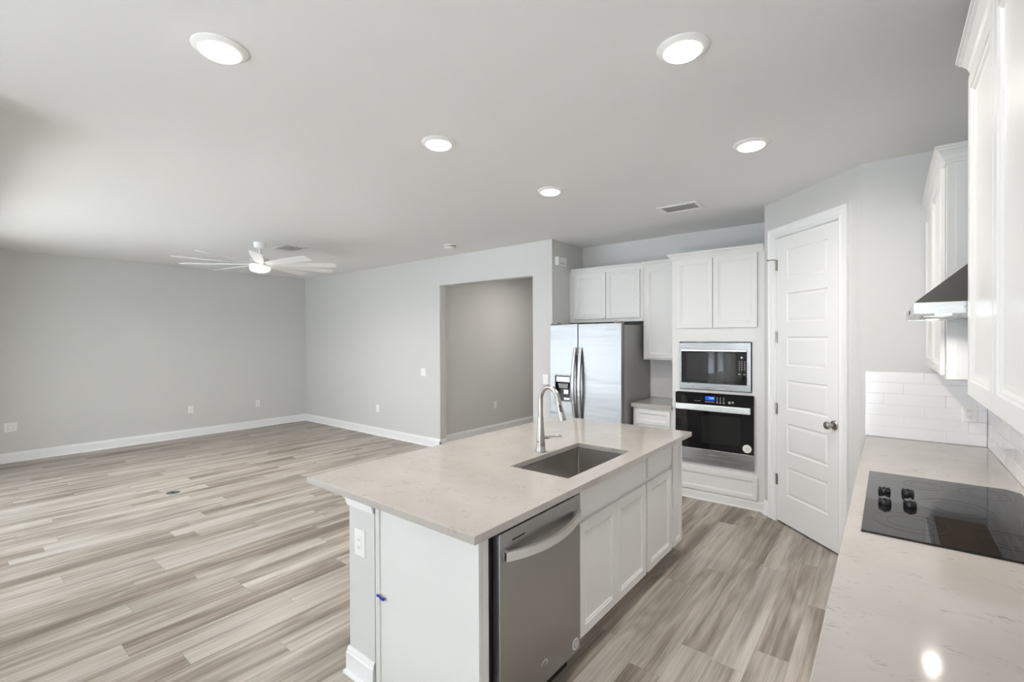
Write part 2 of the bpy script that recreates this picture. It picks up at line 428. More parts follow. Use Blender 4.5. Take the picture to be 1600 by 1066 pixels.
kb = MB().lathe([(.034, 0), (.034, .004), (.03, .009), (.014, .013), (.012, .03), (.017, .036), (.027, .046), (.0295, .056), (.027, .066), (.016, .073), (.003, .0745)], (-3.128, ydoor-.0005, .935), 28, 'Y')
part('knob', kb, M['nickel'], d1, smooth=True)

# ------------------------------------------------------------------ windows and sliders behind the camera
def window(name, axis, pos, a, b, z0, z1, mullions=(), rail=None, parent=None):
    o = sempty(name)
    fr = MB(); t = .035
    def bx(u0, u1, w0, w1, q0, q1):
        if axis == 'X': fr_.box(u0, u1, pos+q0, pos+q1, w0, w1)
        else: fr_.box(pos+q0, pos+q1, u0, u1, w0, w1)
    fr_ = fr
    bx(a, a+t, z0, z1, -.048, -.012); bx(b-t, b, z0, z1, -.048, -.012); bx(a+t, b-t, z0, z0+t, -.048, -.012); bx(a+t, b-t, z1-t, z1, -.048, -.012)
    for u in mullions: bx(u-.04, u+.04, z0+t, z1-t, -.048, -.012)
    if rail: bx(a+t, b-t, rail-.025, rail+.025, -.048, -.012)
    part('frame', fr, M['trim'], o)
    fr_ = MB(); bx(a+t*.8, b-t*.8, z0+t*.8, z1-t*.8, -.032, -.028)
    part('pane', fr_, M['glass'], o)
    return o
window('door_2', 'X', 0, SX0, SX1, .0, SZ, (SX0+1.37, SX0+2.73))
window('door_3', 'X', YD, -2.72, -.1, .0, SZ, (-1.41,))
for i, (a, b) in enumerate(wins): window('window_%d' % (i+1), 'Y', -3.2, a, b, .70, 2.3, (), 1.5)
mb = MB()
for a, b in wins: mb.box(-3.2, -3.16, a-.05, b+.05, .665, .698)
struct('trim_1', mb, M['trim'], bevel=.003)

# ------------------------------------------------------------------ cabinet joinery
DF = [(.0, .003), (.003, .0), (.046, .0), (.049, .0035), (.055, .0045), (.062, .009), (.066, .0095), (.074, .0105)]   # routed door front
DS = [(.0, .003), (.003, .0), (.012, .0), (.016, .002)]        # slab drawer with a softened edge
DP = [(.0, .003), (.003, .0), (.034, .0), (.037, .0035), (.042, .0045), (.047, .008), (.052, .009)]
def front(name, parent, x0, x1, z0, z1, steps=DF, y=-.02, back=-.0015, label=None):
    return part(name, MB().panel(x0, x1, z0, z1, y, steps, back), M['cabinet'], parent, label=label)
CROWN = [(.0, -.072), (.006, -.072), (.008, -.062), (.014, -.054), (.018, -.040), (.030, -.022), (.036, -.018), (.036, -.012), (.042, -.010), (.042, 0), (0, 0)]
def crown(parent, x0, x1, ytop, zt, left=None, right=None, prof=CROWN):
    """crown along a front at y = ytop facing -Y; left/right = how far back the return runs (or None)"""
    mb = MB(); loops = []
    if left is not None: loops.append([(x0-o, left, zt+z) for o, z in prof])
    loops.append([(x0-(o if left is not None else 0), ytop-o, zt+z) for o, z in prof])
    loops.append([(x1+(o if right is not None else 0), ytop-o, zt+z) for o, z in prof])
    if right is not None: loops.append([(x1+o, right, zt+z) for o, z in prof])
    mb.loft(loops)
    return part('crown_moulding', mb, M['cabinet'], parent)
def carcass(parent, x0, x1, d, z0, z1, m=None, name='body'):
    return part(name, MB().box(x0, x1, 0, d, z0, z1), m or M['cabinet'], parent, bevel=.0015)
CZ = 2.415

# ------------------------------------------------------------------ alcove: oven tower
OY = 4.71
t = thing('oven_cabinet', 'tall white cabinet tower around the microwave and wall oven', 'cabinet', (0, OY, 0))
g = .002
ob = MB()
ob.box(-1.70, -1.655, 0, .595, .0, CZ-.03).box(-.955, -.866, 0, .595, .0, CZ-.03)      # stiles / sides
ob.box(-1.655, -.955, 0, .595, 1.535, CZ-.03)                                             # cupboard block
ob.box(-1.655, -.955, 0, .595, 1.042, 1.068).box(-1.655, -1.628, 0, .595, 1.068, 1.535).box(-.968, -.955, 0, .595, 1.068, 1.535)
ob.box(-1.655, -.955, 0, .595, .0, .352).box(-1.655, -.955, .56, .595, .352, 1.535)
part('body', ob, M['cabinet'], t)
front('door', t, -1.660, -1.3085, 1.668, 2.343); front('door', t, -1.3035, -.921, 1.668, 2.343)
front('drawer', t, -1.660, -.921, .095, .300, DP)
crown(t, -1.70, -.866, 0, CZ, left=.23)
part('base_moulding', MB().extrude([(0, 0), (-.022, 0), (-.022, .008), (-.014, .016), (-.012, .07), (-.005, .082), (0, .082)], 'X', -1.70, -.866), M['cabinet'], t)

# microwave
t = thing('microwave', 'built-in stainless microwave above the wall oven', 'microwave', (0, OY, 0))
fr = MB()
X0, X1, Z0, Z1 = -1.622, -.975, 1.076, 1.526; i0, i1, k0, k1 = -1.603, -1.006, 1.134, 1.462
def ring(mb, X0, X1, Z0, Z1, i0, i1, k0, k1, y, d=.02):
    mb.box(X0, i0, y, y+d, Z0, Z1).box(i1, X1, y, y+d, Z0, Z1).box(i0, i1, y, y+d, Z0, k0).box(i0, i1, y, y+d, k1, Z1)
ring(fr, X0, X1, Z0, Z1, i0, i1, k0, k1, -.022)
part('trim_frame', fr, M['framesteel'], t)
part('housing', MB().box(-1.618, -.979, 0.0, .45, 1.082, 1.52), M['black'], t)
dr = MB().box(i0+.002, i1-.002, -.018, -.002, k0+.002, 1.4415)
part('door', dr, M['blackglass'], t)
part('door_window', MB().box(i0+.05, -1.10, -.0192, -.0182, k0+.028, 1.425), M['mesh'], t)
part('handle', MB().box(i0+.003, i1-.003, -.03, -.004, 1.4435, 1.4585), M['handle'], t, bevel=.002)
for r in range(5):
    for c_ in range(3):
        x = -1.071+c_*.0215; z = 1.352-r*.0185
        part('button', MB().box(x-.004, x+.004, -.0192, -.0182, z-.0028, z+.0028), M['print'], t)
for x, z in ((-1.071, 1.235), (-1.03, 1.2335)): part('button', MB().box(x-.009, x+.009, -.0192, -.0182, z-.003, z+.003), M['print'], t)
part('start_button', MB().lathe([(.0075, 0), (.0075, .0012)], (-1.052, -.0181, 1.389), 20, 'Y'), M['sticker'], t)

# wall oven
t = thing('built_in_oven', 'black glass wall oven with stainless bar handle below the microwave', 'oven', (0, OY, 0))
X0, X1 = -1.660, -.950
part('housing', MB().box(-1.65, -.96, .002, .55, .357, 1.037), M['black'], t)
part('control_panel', MB().box(X0, X1, -.028, .0, .938, 1.038), M['blackglass'], t, bevel=.002)
part('display', MB().box(-1.372, -1.287, -.0292, -.0281, .975, 1.012), M['display'], t)
text('clock_digits', '12:00', .022, M['digits'], t, (-1.318, -.0293, .996), (PI/2, 0, 0))
def key(x0, x1, z0, z1): part('button', MB().box(x0, x1, -.0292, -.0282, z0, z1), M['print'], t)
for i in range(5): key(-1.375+i*.018, -1.364+i*.018, .956, .9625)
for i in range(3):
    x = -1.265+i*.03
    for j in range(4): key(x-.004, x+.004, .962+j*.013, .9665+j*.013)
    key(x-.009, x+.009, .953, .958)
for i in range(4): key(-1.475+i*.016, -1.465+i*.016, .961, .965)
part('start_button', MB().lathe([(.012, 0), (.012, .001)], (-1.155, -.0283, .965), 20, 'Y'), M['greyprint'], t)
part('cancel_button', MB().lathe([(.009, 0), (.009, .001)], (-1.126, -.0283, .969), 20, 'Y'), M['greyprint'], t)
dm = MB().box(X0, X1, -.030, -.002, .503, .934)
door = part('door', dm, M['blackglass'], t, bevel=.002)
o = MB().box(-1.405, -1.055, -.0312, -.0302, .565, .835).build('window', M['ovenwindow'], door)
part('lower_panel', MB().box(X0, X1, -.030, -.002, .386, .501), M['steel'], t, bevel=.0015)
part('vent', MB().box(X0+.002, X1-.002, -.020, -.002, .356, .384), M['darksteel'], t, bevel=.001)
hd = MB().box(X0+.018, X1-.018, -.078, -.058, .876, .934).box(X0+.03, X0+.06, -.058, -.0295, .885, .925).box(X1-.06, X1-.03, -.058, -.0295, .885, .925)
part('handle', hd, M['handle'], t, bevel=.004)
st = part('sticker', MB().lathe([(.038, 0), (.038, .001)], (-1.005, -.0303, .556), 32, 'Y'), M['sticker'], t, label='round white sticker')
pr = MB()
for i in range(3): pr.box(-1.018+i*.011, -1.012+i*.011, -.0318, -.0313, .542+(i % 2)*.006, .566+(i % 2)*.006)
pr.build('sticker_print', M['print'], st)
text('brand_lettering', 'Whirlpool', .019, M['print'], t, (-1.30, -.0303, .452), (PI/2, 0, 0))

# ------------------------------------------------------------------ alcove: base cabinet, worktop, splashback, uppers, fridge
t = thing('base_cabinet', 'narrow white base cabinet with drawer between fridge and oven tower', 'cabinet', (0, 4.715, 0))
part('body', MB().box(-2.122, -1.703, 0, .59, .1, .842).box(-2.122, -1.703, .07, .59, 0, .1), M['cabinet'], t, bevel=.0015)
front('drawer', t, -2.095, -1.722, .672, .822, DP); front('door', t, -2.095, -1.722, .115, .655)
tag(MB().box(-2.138, -1.702, 4.688, 5.308, .8435, .885).build('worktop', M['quartz'], None, .002), 'short cream worktop between the fridge and the oven tower', 'worktop')
def tiles(name, axis, pos, sgn, a, b, z0, z1, row_h, length, step, first, label=None, depth=.008):
    """subway tiles as one surface: axis X = wall runs along X at y = pos; sgn = direction the face looks"""
    mb = MB()
    def bx(u0, u1, w0, w1):
        q = sorted((pos, pos+sgn*depth))
        e = .0012
        f0 = pos+sgn*(depth-.0012); f1 = pos+sgn*depth
        def P(u, y, z): return (u, y, z) if axis == 'X' else (y, u, z)
        mb.loft([[P(u0, pos, w0), P(u1, pos, w0), P(u1, pos, w1), P(u0, pos, w1)],
                 [P(u0, f0, w0), P(u1, f0, w0), P(u1, f0, w1), P(u0, f0, w1)],
                 [P(u0+e, f1, w0+e), P(u1-e, f1, w0+e), P(u1-e, f1, w1-e), P(u0+e, f1, w1-e)]])
    z = z0; r = 0; G = .0011
    while z < z1-.004:
        zt = min(z+row_h, z1); u = first+r*step
        while u > a: u -= length
        while u < b:
            u0, u1 = max(u, a), min(u+length, b)
            if u1-u0 > .004: bx(u0+G, u1-G, z+G, zt-G)
            u += length
        z += row_h; r += 1
    o = struct(name, mb, M['tile'])
    q = sorted((pos+sgn*.0005, pos+sgn*(depth-.0022))); gb = MB()
    if axis == 'X': gb.box(a, b, q[0], q[1], z0, z1)
    else: gb.box(q[0], q[1], a, b, z0, z1)
    struct('grout', gb, M['grout'], o)
    return o
tiles('trim_2', 'X', YN, -1, -2.19, -1.702, .8865, 1.334, .0745, .30, .1, -2.1)

t = thing('upper_cabinet', 'white double-door wall cabinet directly above the fridge', 'cabinet', (0, 4.985, 0))
part('body', MB().box(-3.078, -2.125, 0, .322, 1.762, CZ-.03), M['cabinet'], t, bevel=.001)
front('door', t, -2.998, -2.580, 1.800, 2.343); front('door', t, -2.573, -2.157, 1.800, 2.343)
crown(t, -3.038, -2.125, 0, CZ)
t = thing('upper_cabinet', 'tall narrow white wall cabinet between fridge cabinet and oven tower', 'cabinet', (0, 4.985, 0))
part('body', MB().box(-2.122, -1.703, 0, .322, 1.335, CZ-.03), M['cabinet'], t, bevel=.001)
front('door', t, -2.092, -1.725, 1.352, 2.343)
crown(t, -2.1225, -1.7045, 0, CZ)

t = thing('refrigerator', 'stainless side-by-side refrigerator with water dispenser in the alcove', 'refrigerator', (0, 4.53, 0))
part('body', MB().box(-3.058, -2.168, .073, .74, .03, 1.715), M['fridgeside'], t, bevel=.004, label='grey cabinet sides')
part('base_grille', MB().box(-3.05, -2.175, .03, .072, .0, .06), M['black'], t)
part('gasket', MB().box(-3.05, -2.178, .0605, .0725, .07, 1.72), M['rubber'], t)
SW = Matrix(((1, 0, 0, 0), (0, 0, 1, 0), (0, 1, 0, 0), (0, 0, 0, 1)))     # plan to upright
fz = worktop_hole(-3.066, -2.697, .07, 1.735, -2.992, -2.796, .862, 1.146, 0, .06, SW)
fzo = part('freezer_door', fz, M['fridgesteel'], t, bevel=.006, seg=3)
part('fridge_door', MB().box(-2.690, -2.170, 0, .06, .07, 1.735), M['fridgesteel'], t, bevel=.006, seg=3)
for x in (-2.728, -2.655):
    N_ = 15; pts = []; 
    for i in range(N_):
        s = i/(N_-1); z = .64+s*.83; b_ = math.sin(s*PI)
        pts.append((x+(.004 if x > -2.69 else -.004)*b_, -.012-.048*b_, z))
    mb = MB(); loops = []
    for p in pts:
        loops.append([(p[0]-.020, p[1]+.011, p[2]), (p[0]-.017, p[1]-.006, p[2]), (p[0]-.006, p[1]-.011, p[2]), (p[0]+.006, p[1]-.011, p[2]), (p[0]+.017, p[1]-.006, p[2]), (p[0]+.020, p[1]+.011, p[2])])
    mb.loft(loops)
    part('handle', mb, M['fridgehandle'], t, smooth=True)
dp = MB(); ring(dp, -3.000, -2.788, .850, 1.156, -2.992, -2.796, .862, 1.146, -.004, .004)
dsp = part('dispenser', dp, M['greyprint'], t)
cv = MB().box(-2.992, -2.796, .052, .056, .862, 1.146).box(-2.992, -2.990, .001, .052, .862, 1.146).box(-2.798, -2.796, .001, .052, .862, 1.146).box(-2.990, -2.798, .001, .052, .862, .865).box(-2.990, -2.798, .001, .052, 1.143, 1.146)
cv.build('recess', M['black'], dsp)
MB().box(-2.984, -2.804, .002, .03, 1.075, 1.138).build('control_panel', M['screen'], dsp, .004)
pd = MB(); pd.loft([[(-2.955, .012, 1.005), (-2.835, .012, 1.005), (-2.835, .05, 1.012), (-2.955, .05, 1.012)], [(-2.968, .006, 1.062), (-2.822, .006, 1.062), (-2.822, .05, 1.066), (-2.968, .05, 1.066)]])
pd.build('spout', M['screen'], dsp, .003)
MB().box(-2.895, -2.83, .02, .05, .935, .99).build('lever', M['screen'], dsp, .004)
MB().box(-2.885, -2.802, .004, .05, .868, .905).build('tray', M['screen'], dsp, .005)
hg = MB().box(-2.26, -2.18, .01, .10, 1.7355, 1.752)
part('hinge_cover', hg, M['fridgeside'], t, bevel=.003)
part('hinge_cover', MB().box(-3.055, -2.975, .01, .10, 1.7355, 1.752), M['fridgeside'], t, bevel=.003)
text('brand_lettering', 'Whirlpool', .024, M['greyprint'], t, (-2.29, -.0005, 1.665), (PI/2, 0, 0))

# ------------------------------------------------------------------ island
IY0, IY1, IX0, IX1, CT = 1.138, 3.36, -2.183, -1.076, .914
sx0, sx1, sy0, sy1 = -1.530, -1.176, 1.888, 2.573
tag(worktop_hole(IX0, IX1, IY0, IY1, sx0, sx1, sy0, sy1, CT-.030, CT).build('island_worktop', M['quartz'], None, .0025),
    'large cream quartz worktop on the island, holding the sink and faucet', 'worktop')

t = thing('kitchen_sink', 'dark stainless undermount sink sunk into the island worktop', 'sink', ((sx0+sx1)/2, (sy0+sy1)/2, 0))
hx, hy = (sx1-sx0)/2+.001, (sy1-sy0)/2+.001; zt, zb = CT-.0315, CT-.255
def rrect(hx, hy, z, r, n=5):
    pts = []
    for cx, cy, a0 in ((hx-r, hy-r, 0), (-hx+r, hy-r, 90), (-hx+r, -hy+r, 180), (hx-r, -hy+r, 270)):
        for i in range(n+1):
            a = math.radians(a0+90*i/n); pts.append((cx+r*math.cos(a), cy+r*math.sin(a), z))
    return pts
sk = MB(); sk.loft([rrect(hx+.006, hy+.006, zt, .012), rrect(hx, hy, zt, .010), rrect(hx-.002, hy-.002, zb+.02, .014), rrect(hx-.018, hy-.018, zb, .02), rrect(.045, .045, zb-.004, .044)], cap0=False, cap1=True)
o = part('bowl', sk, M['sinksteel'], t, smooth=True); md = o.modifiers.new('thick', 'SOLIDIFY'); md.thickness = .0015; md.offset = -1
dr = MB().lathe([(.043, 0), (.043, .002), (.036, .002), (.03, -.004)], (0, 0, zb-.0035), 28)
part('drain', dr, M['nickel'], t, smooth=True)

t = thing('kitchen_faucet', 'tall brushed nickel gooseneck faucet behind the island sink', 'faucet', (-1.58, 2.235, CT+.0006))
part('base', MB().lathe([(.030, 0), (.030, .006), (.0285, .01), (.026, .04), (.0185, .16), (.0155, .205)], n=28), M['nickel'], t, smooth=True)
dx, dy = .975, -.22      # spout direction
pts = [(0, 0, .19), (0, 0, .24), (0, 0, .275)]; R_ = .074
for i in range(1, 13):
    a = PI*i/12*.93
    d = R_*(1-math.cos(a)); pts.append((dx*d, dy*d, .300+R_*math.sin(a)*1.12))
part('spout', MB().tube(pts, .0138, 16), M['nickel'], t, smooth=True)
e0 = Vector(pts[-1]); dv = (Vector(pts[-1])-Vector(pts[-2])).normalized()
p1 = e0+dv*.12
sp = MB().tube([e0-dv*.004, e0+dv*.02, e0+dv*.06, e0+dv*.105, p1, p1+dv*.001], [.0145, .0155, .0165, .0195, .0195, .015], 18)
spo = part('spray_head', sp, M['nickel'], t, smooth=True)
side = Vector((.75, -.66, .05)).normalized()
bt = MB(); q0 = e0+dv*.028; q1 = e0+dv*.068
nrm = Vector((.62, -.78, 0)).normalized()
bt.tube([q0+nrm*.0125, q1+nrm*.0135], [(.006, .0075), (.006, .0075)], 10)
bt.build('button', M['black'], spo)
hv = Vector((.86, .50, .0)).normalized()
hd = MB().tube([hv*.012+Vector((0, 0, .088)), hv*.045+Vector((0, 0, .088))], [.0125, .0125], 16)
hd.tube([hv*.045+Vector((0, 0, .088)), hv*.050+Vector((0, 0, .088))], [.0135, .0135], 16)
hd.tube([hv*.05+Vector((0, 0, .088)), hv*.085+Vector((0, 0, .093)), hv*.122+Vector((0, 0, .094))], [.006, .0058, .0052], 12)
part('handle', hd, M['nickel'], t, smooth=True)
part('sensor', MB().lathe([(.004, 0), (.004, .002)], (.0, -.0255, .062), 12, 'Y'), M['black'], t)

# island half wall and trim
YE = 1.243
struct('wall_island', MB().box(-1.985, -1.786, YE, 3.335, 0, .8825), M['wall'])
bp_ = base_profile(.014)
mb = MB(); lp = []
for fx, fy in ((lambda o: -1.786, lambda o: YE-o), (lambda o: -1.985-o, lambda o: YE-o), (lambda o: -1.985-o, lambda o: 3.335+o), (lambda o: -1.786, lambda o: 3.335+o)):
    lp.append([(fx(o), fy(o), z) for o, z in bp_])
struct('baseboard_island', mb.loft(lp), M['trim'])
mb = MB(); lp = []; pr = [(0, -.088), (.008, -.088), (.012, -.070), (.016, -.055), (.028, -.04), (.042, -.026), (.050, -.018), (.052, 0), (0, 0)]
for fx, fy in ((lambda o: -1.786, lambda o: YE-o), (lambda o: -1.985-o, lambda o: YE-o), (lambda o: -1.985-o, lambda o: 3.335+o), (lambda o: -1.786, lambda o: 3.335+o)):
    lp.append([(fx(o), fy(o), .8832+z) for o, z in pr])
struct('trim_3', mb.loft(lp), M['trim'])

# end panel, dishwasher, cabinets: local x runs along world Y, front faces +X
FX = -1.155
tag(MB().box(-1.772, -1.758, YE-.006, YE+.015, 0, .8825).box(-1.752, -1.742, YE-.009, YE+.015, 0, .8825).box(-1.758, -1.752, YE-.001, YE+.015, 0, .8825)
    .box(-1.742, FX, YE, YE+.018, 0, .8825).build('end_panel', M['cabinet'], None, .001), 'plain white end panel of the island beside the dishwasher', 'panel')
def front_thing(name, label, cat, y0):
    return thing(name, label, cat, (FX, y0, 0), PI/2)
t = front_thing('filler_strip', 'narrow white strip between the island end panel and the dishwasher', 'filler strip', 0)
part('strip', MB().box(YE+.019, 1.296, 0, .02, 0, .8825), M['cabinet'], t)
t = front_thing('dishwasher', 'grey stainless dishwasher with bowed bar handle in the island', 'dishwasher', 0)
part('tub', MB().box(1.312, 1.876, .012, .56, .1, .872), M['black'], t)
part('toe_kick', MB().box(1.312, 1.915, .05, .07, 0, .1), M['black'], t)
dwd = part('door', MB().box(1.330, 1.912, -.026, .0115, .118, .842), M['darksteel'], t, bevel=.004)
N_ = 17; lo = []
for i in range(N_):
    s = i/(N_-1); x = 1.349+s*.548; b_ = 1-(2*s-1)**2
    y = -.040-.040*b_; z = .757-.012*b_*1.2
    lo.append([(x, y+.007, z-.0195), (x, y-.005, z-.0175), (x, y-.005, z+.0175), (x, y+.007, z+.0195)])
mb = MB().loft(lo).box(1.349, 1.367, -.042, -.0265, .740, .774).box(1.879, 1.897, -.042, -.0265, .740, .774)
part('handle', mb, M['handle'], t, smooth=True, label='bowed satin bar handle')
part('vent', MB().box(1.405, 1.485, -.0275, -.0262, .797, .802), M['black'], t)
st = part('sticker', MB().lathe([(.026, 0), (.026, .001)], (1.868, -.0263, .160), 28, 'Y'), M['sticker'], t, label='round white sticker')
pr = MB().lathe([(.019, 0), (.019, .0003)], (1.868, -.0274, .160), 24, 'Y'); pr.build('sticker_print', M['greyprint'], st)
MB().box(1.860, 1.864, -.0284, -.0277, .150, .170).box(1.868, 1.872, -.0284, -.0277, .148, .168).box(1.860, 1.872, -.0284, -.0277, .158, .161).build('sticker_mark', M['sticker'], st)
mb = MB()                                                             # swoosh mark on the door
cxm, czm = 1.618, .205
lo = []
for i in range(13):
    a = math.radians(200-i*22); rr = .024; wd = .0045*math.sin(PI*(i+.6)/13.2)+.0006
    lo.append([(cxm+(rr-wd)*math.cos(a)*.9, -.0272, czm+(rr-wd)*math.sin(a)*.55), (cxm+(rr+wd)*math.cos(a)*.9, -.0272, czm+(rr+wd)*math.sin(a)*.55),
               (cxm+(rr+wd)*math.cos(a)*.9, -.0262, czm+(rr+wd)*math.sin(a)*.55), (cxm+(rr-wd)*math.cos(a)*.9, -.0262, czm+(rr-wd)*math.sin(a)*.55)])
part('emblem', mb.loft(lo), M['handle'], t)

t = front_thing('sink_base_cabinet', 'white island cabinet with two doors below the sink', 'cabinet', 0)
part('body', MB().box(1.918, 2.716, 0, .009, .14, .8825).box(1.918, 1.934, .018, .56, .14, .8825).box(2.70, 2.716, .018, .56, .14, .8825).box(1.934, 2.70, .018, .56, .14, .156), M['cabinet'], t)
part('toe_kick', MB().box(1.918, 2.716, .12, .138, 0, .1395), M['cabinet'], t)
front('drawer', t, 1.926, 2.700, .722, .860, DS); front('door', t, 1.926, 2.3105, .150, .694); front('door', t, 2.3145, 2.700, .150, .694)
t = front_thing('drawer_base_cabinet', 'white island cabinet with a drawer above one door', 'cabinet', 0)
part('body', MB().box(2.717, 3.143, 0, .56, .14, .8825), M['cabinet'], t)
part('toe_kick', MB().box(2.717, 3.143, .12, .138, 0, .1395), M['cabinet'], t)
front('drawer', t, 2.730, 3.128, .722, .860, DS); front('door', t, 2.730, 3.128, .150, .694)
t = front_thing('island_end_panel', 'narrow white raised-panel upright at the far end of the island', 'panel', 0)
part('body', MB().box(3.144, 3.336, 0, .56, .14, .8825), M['cabinet'], t)
part('toe_kick', MB().box(3.144, 3.336, .12, .138, 0, .1395), M['cabinet'], t)
front('panel', t, 3.160, 3.330, .150, .866, DP)

# blue tape
lo = []
for i in range(9):
    x = -1.760+i*.0075; zc = .444+.0035*math.sin(i*.9); hh = .0065 if 0 < i < 8 else .004
    lo.append([(x, YE-.0105, zc-hh), (x, YE-.0105, zc+hh), (x, YE-.0098, zc+hh), (x, YE-.0098, zc-hh)])
tp = MB().loft(lo)
tag(tp.build('tape_piece', M['tape']), 'small scrap of blue tape on the island end panel', 'tape')

# ------------------------------------------------------------------ outlets and switches
def plate_mesh(w, h): return MB().panel(-w/2, w/2, -h/2, h/2, -.006, [(0, .004), (.002, .001), (.006, 0)], 0)
def outlet(label, loc, rz, w=.074, h=.118, kind='outlet', group=None, gang=1):
    t = thing('power_outlet' if kind == 'outlet' else 'light_switch', label, 'outlet' if kind == 'outlet' else 'light switch', loc, rz, group)
    part('cover_plate', plate_mesh(w, h), M['plastic'], t)
    for gi in range(gang):
        x = (gi-(gang-1)/2)*.046
        part('socket' if kind == 'outlet' else 'rocker', MB().box(x-.0165, x+.0165, -.0085, -.0062, -.0335, .0335), M['plastic'], t, bevel=.001)
        if kind == 'outlet':
            for z in (-.018, .018):
                for a, b, c, d in ((-.0075, -.0055, -.004, .004), (.0055, .0075, -.003, .003), (-.002, .002, -.0095, -.006)):
                    part('slot', MB().box(x+a, x+b, -.0092, -.0087, z+c, z+d), M['slot'], t)
    return t
outlet('double-wide white outlet on the grey wall, widest of its three outlets', (XL+.0005, .668, .455), PI/2, w=.118, gang=2)
outlet('white outlet in the middle of the grey living room wall', (XL+.0005, 2.668, .442), PI/2)
outlet('white outlet on the grey wall nearest the room corner', (XL+.0005, 3.705, .430), PI/2)
outlet('white outlet low on the pale wall left of the opening', (-6.508, YW-.0005, .44), 0)
outlet('white light switch on the pale wall left of the opening', (-5.37, YW-.0005, 1.082), 0, w=.118, kind='switch', gang=2)
outlet('white light switch on the pale wall beside the fridge', (-3.178, YW-.0005, 1.088), 0, kind='switch')
outlet('white outlet on the shaded hall wall seen through the opening', (-5.1695, 5.99, .455), PI/2)
outlet('white outlet on the grey end of the island half wall', (-1.896, YE-.0005, .638), 0, w=.080, h=.122)
outlet('white outlet on the tiled backsplash at the end wall', (.384, YB-.0088, 1.112), 0, w=.07, h=.108)
outlet('white outlet on the tiles above the short worktop', (-1.76, YN-.0088, 1.11), 0)

t = thing('door_chime_box', 'small white chime box high on the alcove side wall', 'chime box', (XN+.0005, 4.752, 2.49), PI/2)
part('cover', MB().box(-.092, .092, -.048, 0, -.052, .052), M['plastic'], t, bevel=.004)
part('vent', MB().box(-.06, .06, -.0492, -.0485, -.03, -.026).box(-.06, .06, -.0492, -.0485, -.02, -.016), M['greyprint'], t)

# floor outlet
t = thing('floor_outlet', 'round grey floor outlet set in the living room planks', 'floor outlet', (-5.735, 1.572, .0006))
part('rim', MB().lathe([(.062, 0), (.060, .004), (.05, .005), (.049, .0015)], n=32, cap0=True, cap1=False), M['nickel'], t, smooth=True)
part('lid', MB().lathe([(.0485, 0), (.0485, .0045)], n=32), mat('outlet_lid_grey', (.10, .12, .125), .35, .6), t)
for a in (-.03, .012): part('slot', MB().box(a, a+.018, -.012, .012, .0047, .0054), M['slot'], t)

# ------------------------------------------------------------------ right-hand run
CXF = -.118
t = thing('base_cabinet', 'long white base cabinet run under the cooktop worktop', 'cabinet', (-.085, YB-.01, 0), -PI/2)
ln = YB-.012-.56
part('body', MB().box(0.28, ln, 0, .545, .1, .8825).box(0.28, ln, .07, .545, 0, .1), M['cabinet'], t)
xs = [.30, .76, 1.22, 1.98, 2.44, ln-.02]
for a, b in zip(xs, xs[1:]):
    front('drawer', t, a+.006, b-.006, .722, .860, DS); front('door', t, a+.006, b-.006, .12, .70)
ct = MB()
poly = [(CXF, .54), (XR-.0015, .54), (XR-.0015, YB-.0015), (CXF+.0, YB-.0015)]
ct.extrude(poly, 'Z', CT-.03, CT)
tag(ct.build('worktop', M['quartz'], None, .0025), 'long cream quartz worktop holding the black cooktop', 'worktop')
tiles('trim_4', 'X', YB, -1, -.119, XR-.009, CT+.0015, 1.345, .0722, .302, .1, -.02)
tiles('trim_5', 'Y', XR, -1, .58, YB-.0085, CT+.0015, 1.640, .0722, .302, .1, .1)

t = thing('cooktop', 'black glass electric cooktop set in the long worktop', 'cooktop', (0, 0, CT+.0008))
cy0, cy1, cx0, cx1 = 1.985, 2.885, -.072, .435
part('glass', MB().extrude([(cx0, cy0), (cx1-.04, cy0), (cx1, cy0+.04), (cx1, cy1-.04), (cx1-.04, cy1), (cx0, cy1)], 'Z', 0, .006), M['blackglass'], t, bevel=.0015)
def annulus(mb, cx, cy, r, w, z, n=48):
    mb.loft([[(cx+(r)*math.cos(2*PI*i/n), cy+(r)*math.sin(2*PI*i/n), z) for i in range(n)], [(cx+(r-w)*math.cos(2*PI*i/n), cy+(r-w)*math.sin(2*PI*i/n), z) for i in range(n)]], cap0=False, cap1=False)
M['burner'] = mat('burner_print', (.014, .014, .014), .06)
for cx, cy, r in ((.06, 2.16, .105), (.30, 2.16, .085), (.20, 2.45, .11), (.31, 2.74, .08), (.12, 2.74, .07)):
    mb = MB(); annulus(mb, cx, cy, r, .003, .0064); annulus(mb, cx, cy, r*.62, .002, .0064)
    part('burner_ring', mb, M['burner'], t)
for cx, cy in ((-.012, 2.52), (-.010, 2.345), (.064, 2.545), (.066, 2.37)):
    kb = MB().lathe([(.021, 0), (.0205, .012), (.0185, .022), (.017, .024)], (cx, cy, .0066), 24)
    kb.box(cx-.004, cx+.004, cy-.018, cy+.018, .0300, .0335)
    part('knob', kb, M['blackknob'] if 'blackknob' in M else M.setdefault('blackknob', mat('gloss_black_knob', (.01, .01, .012), .12, .0)), t, smooth=True, bevel=.0008)

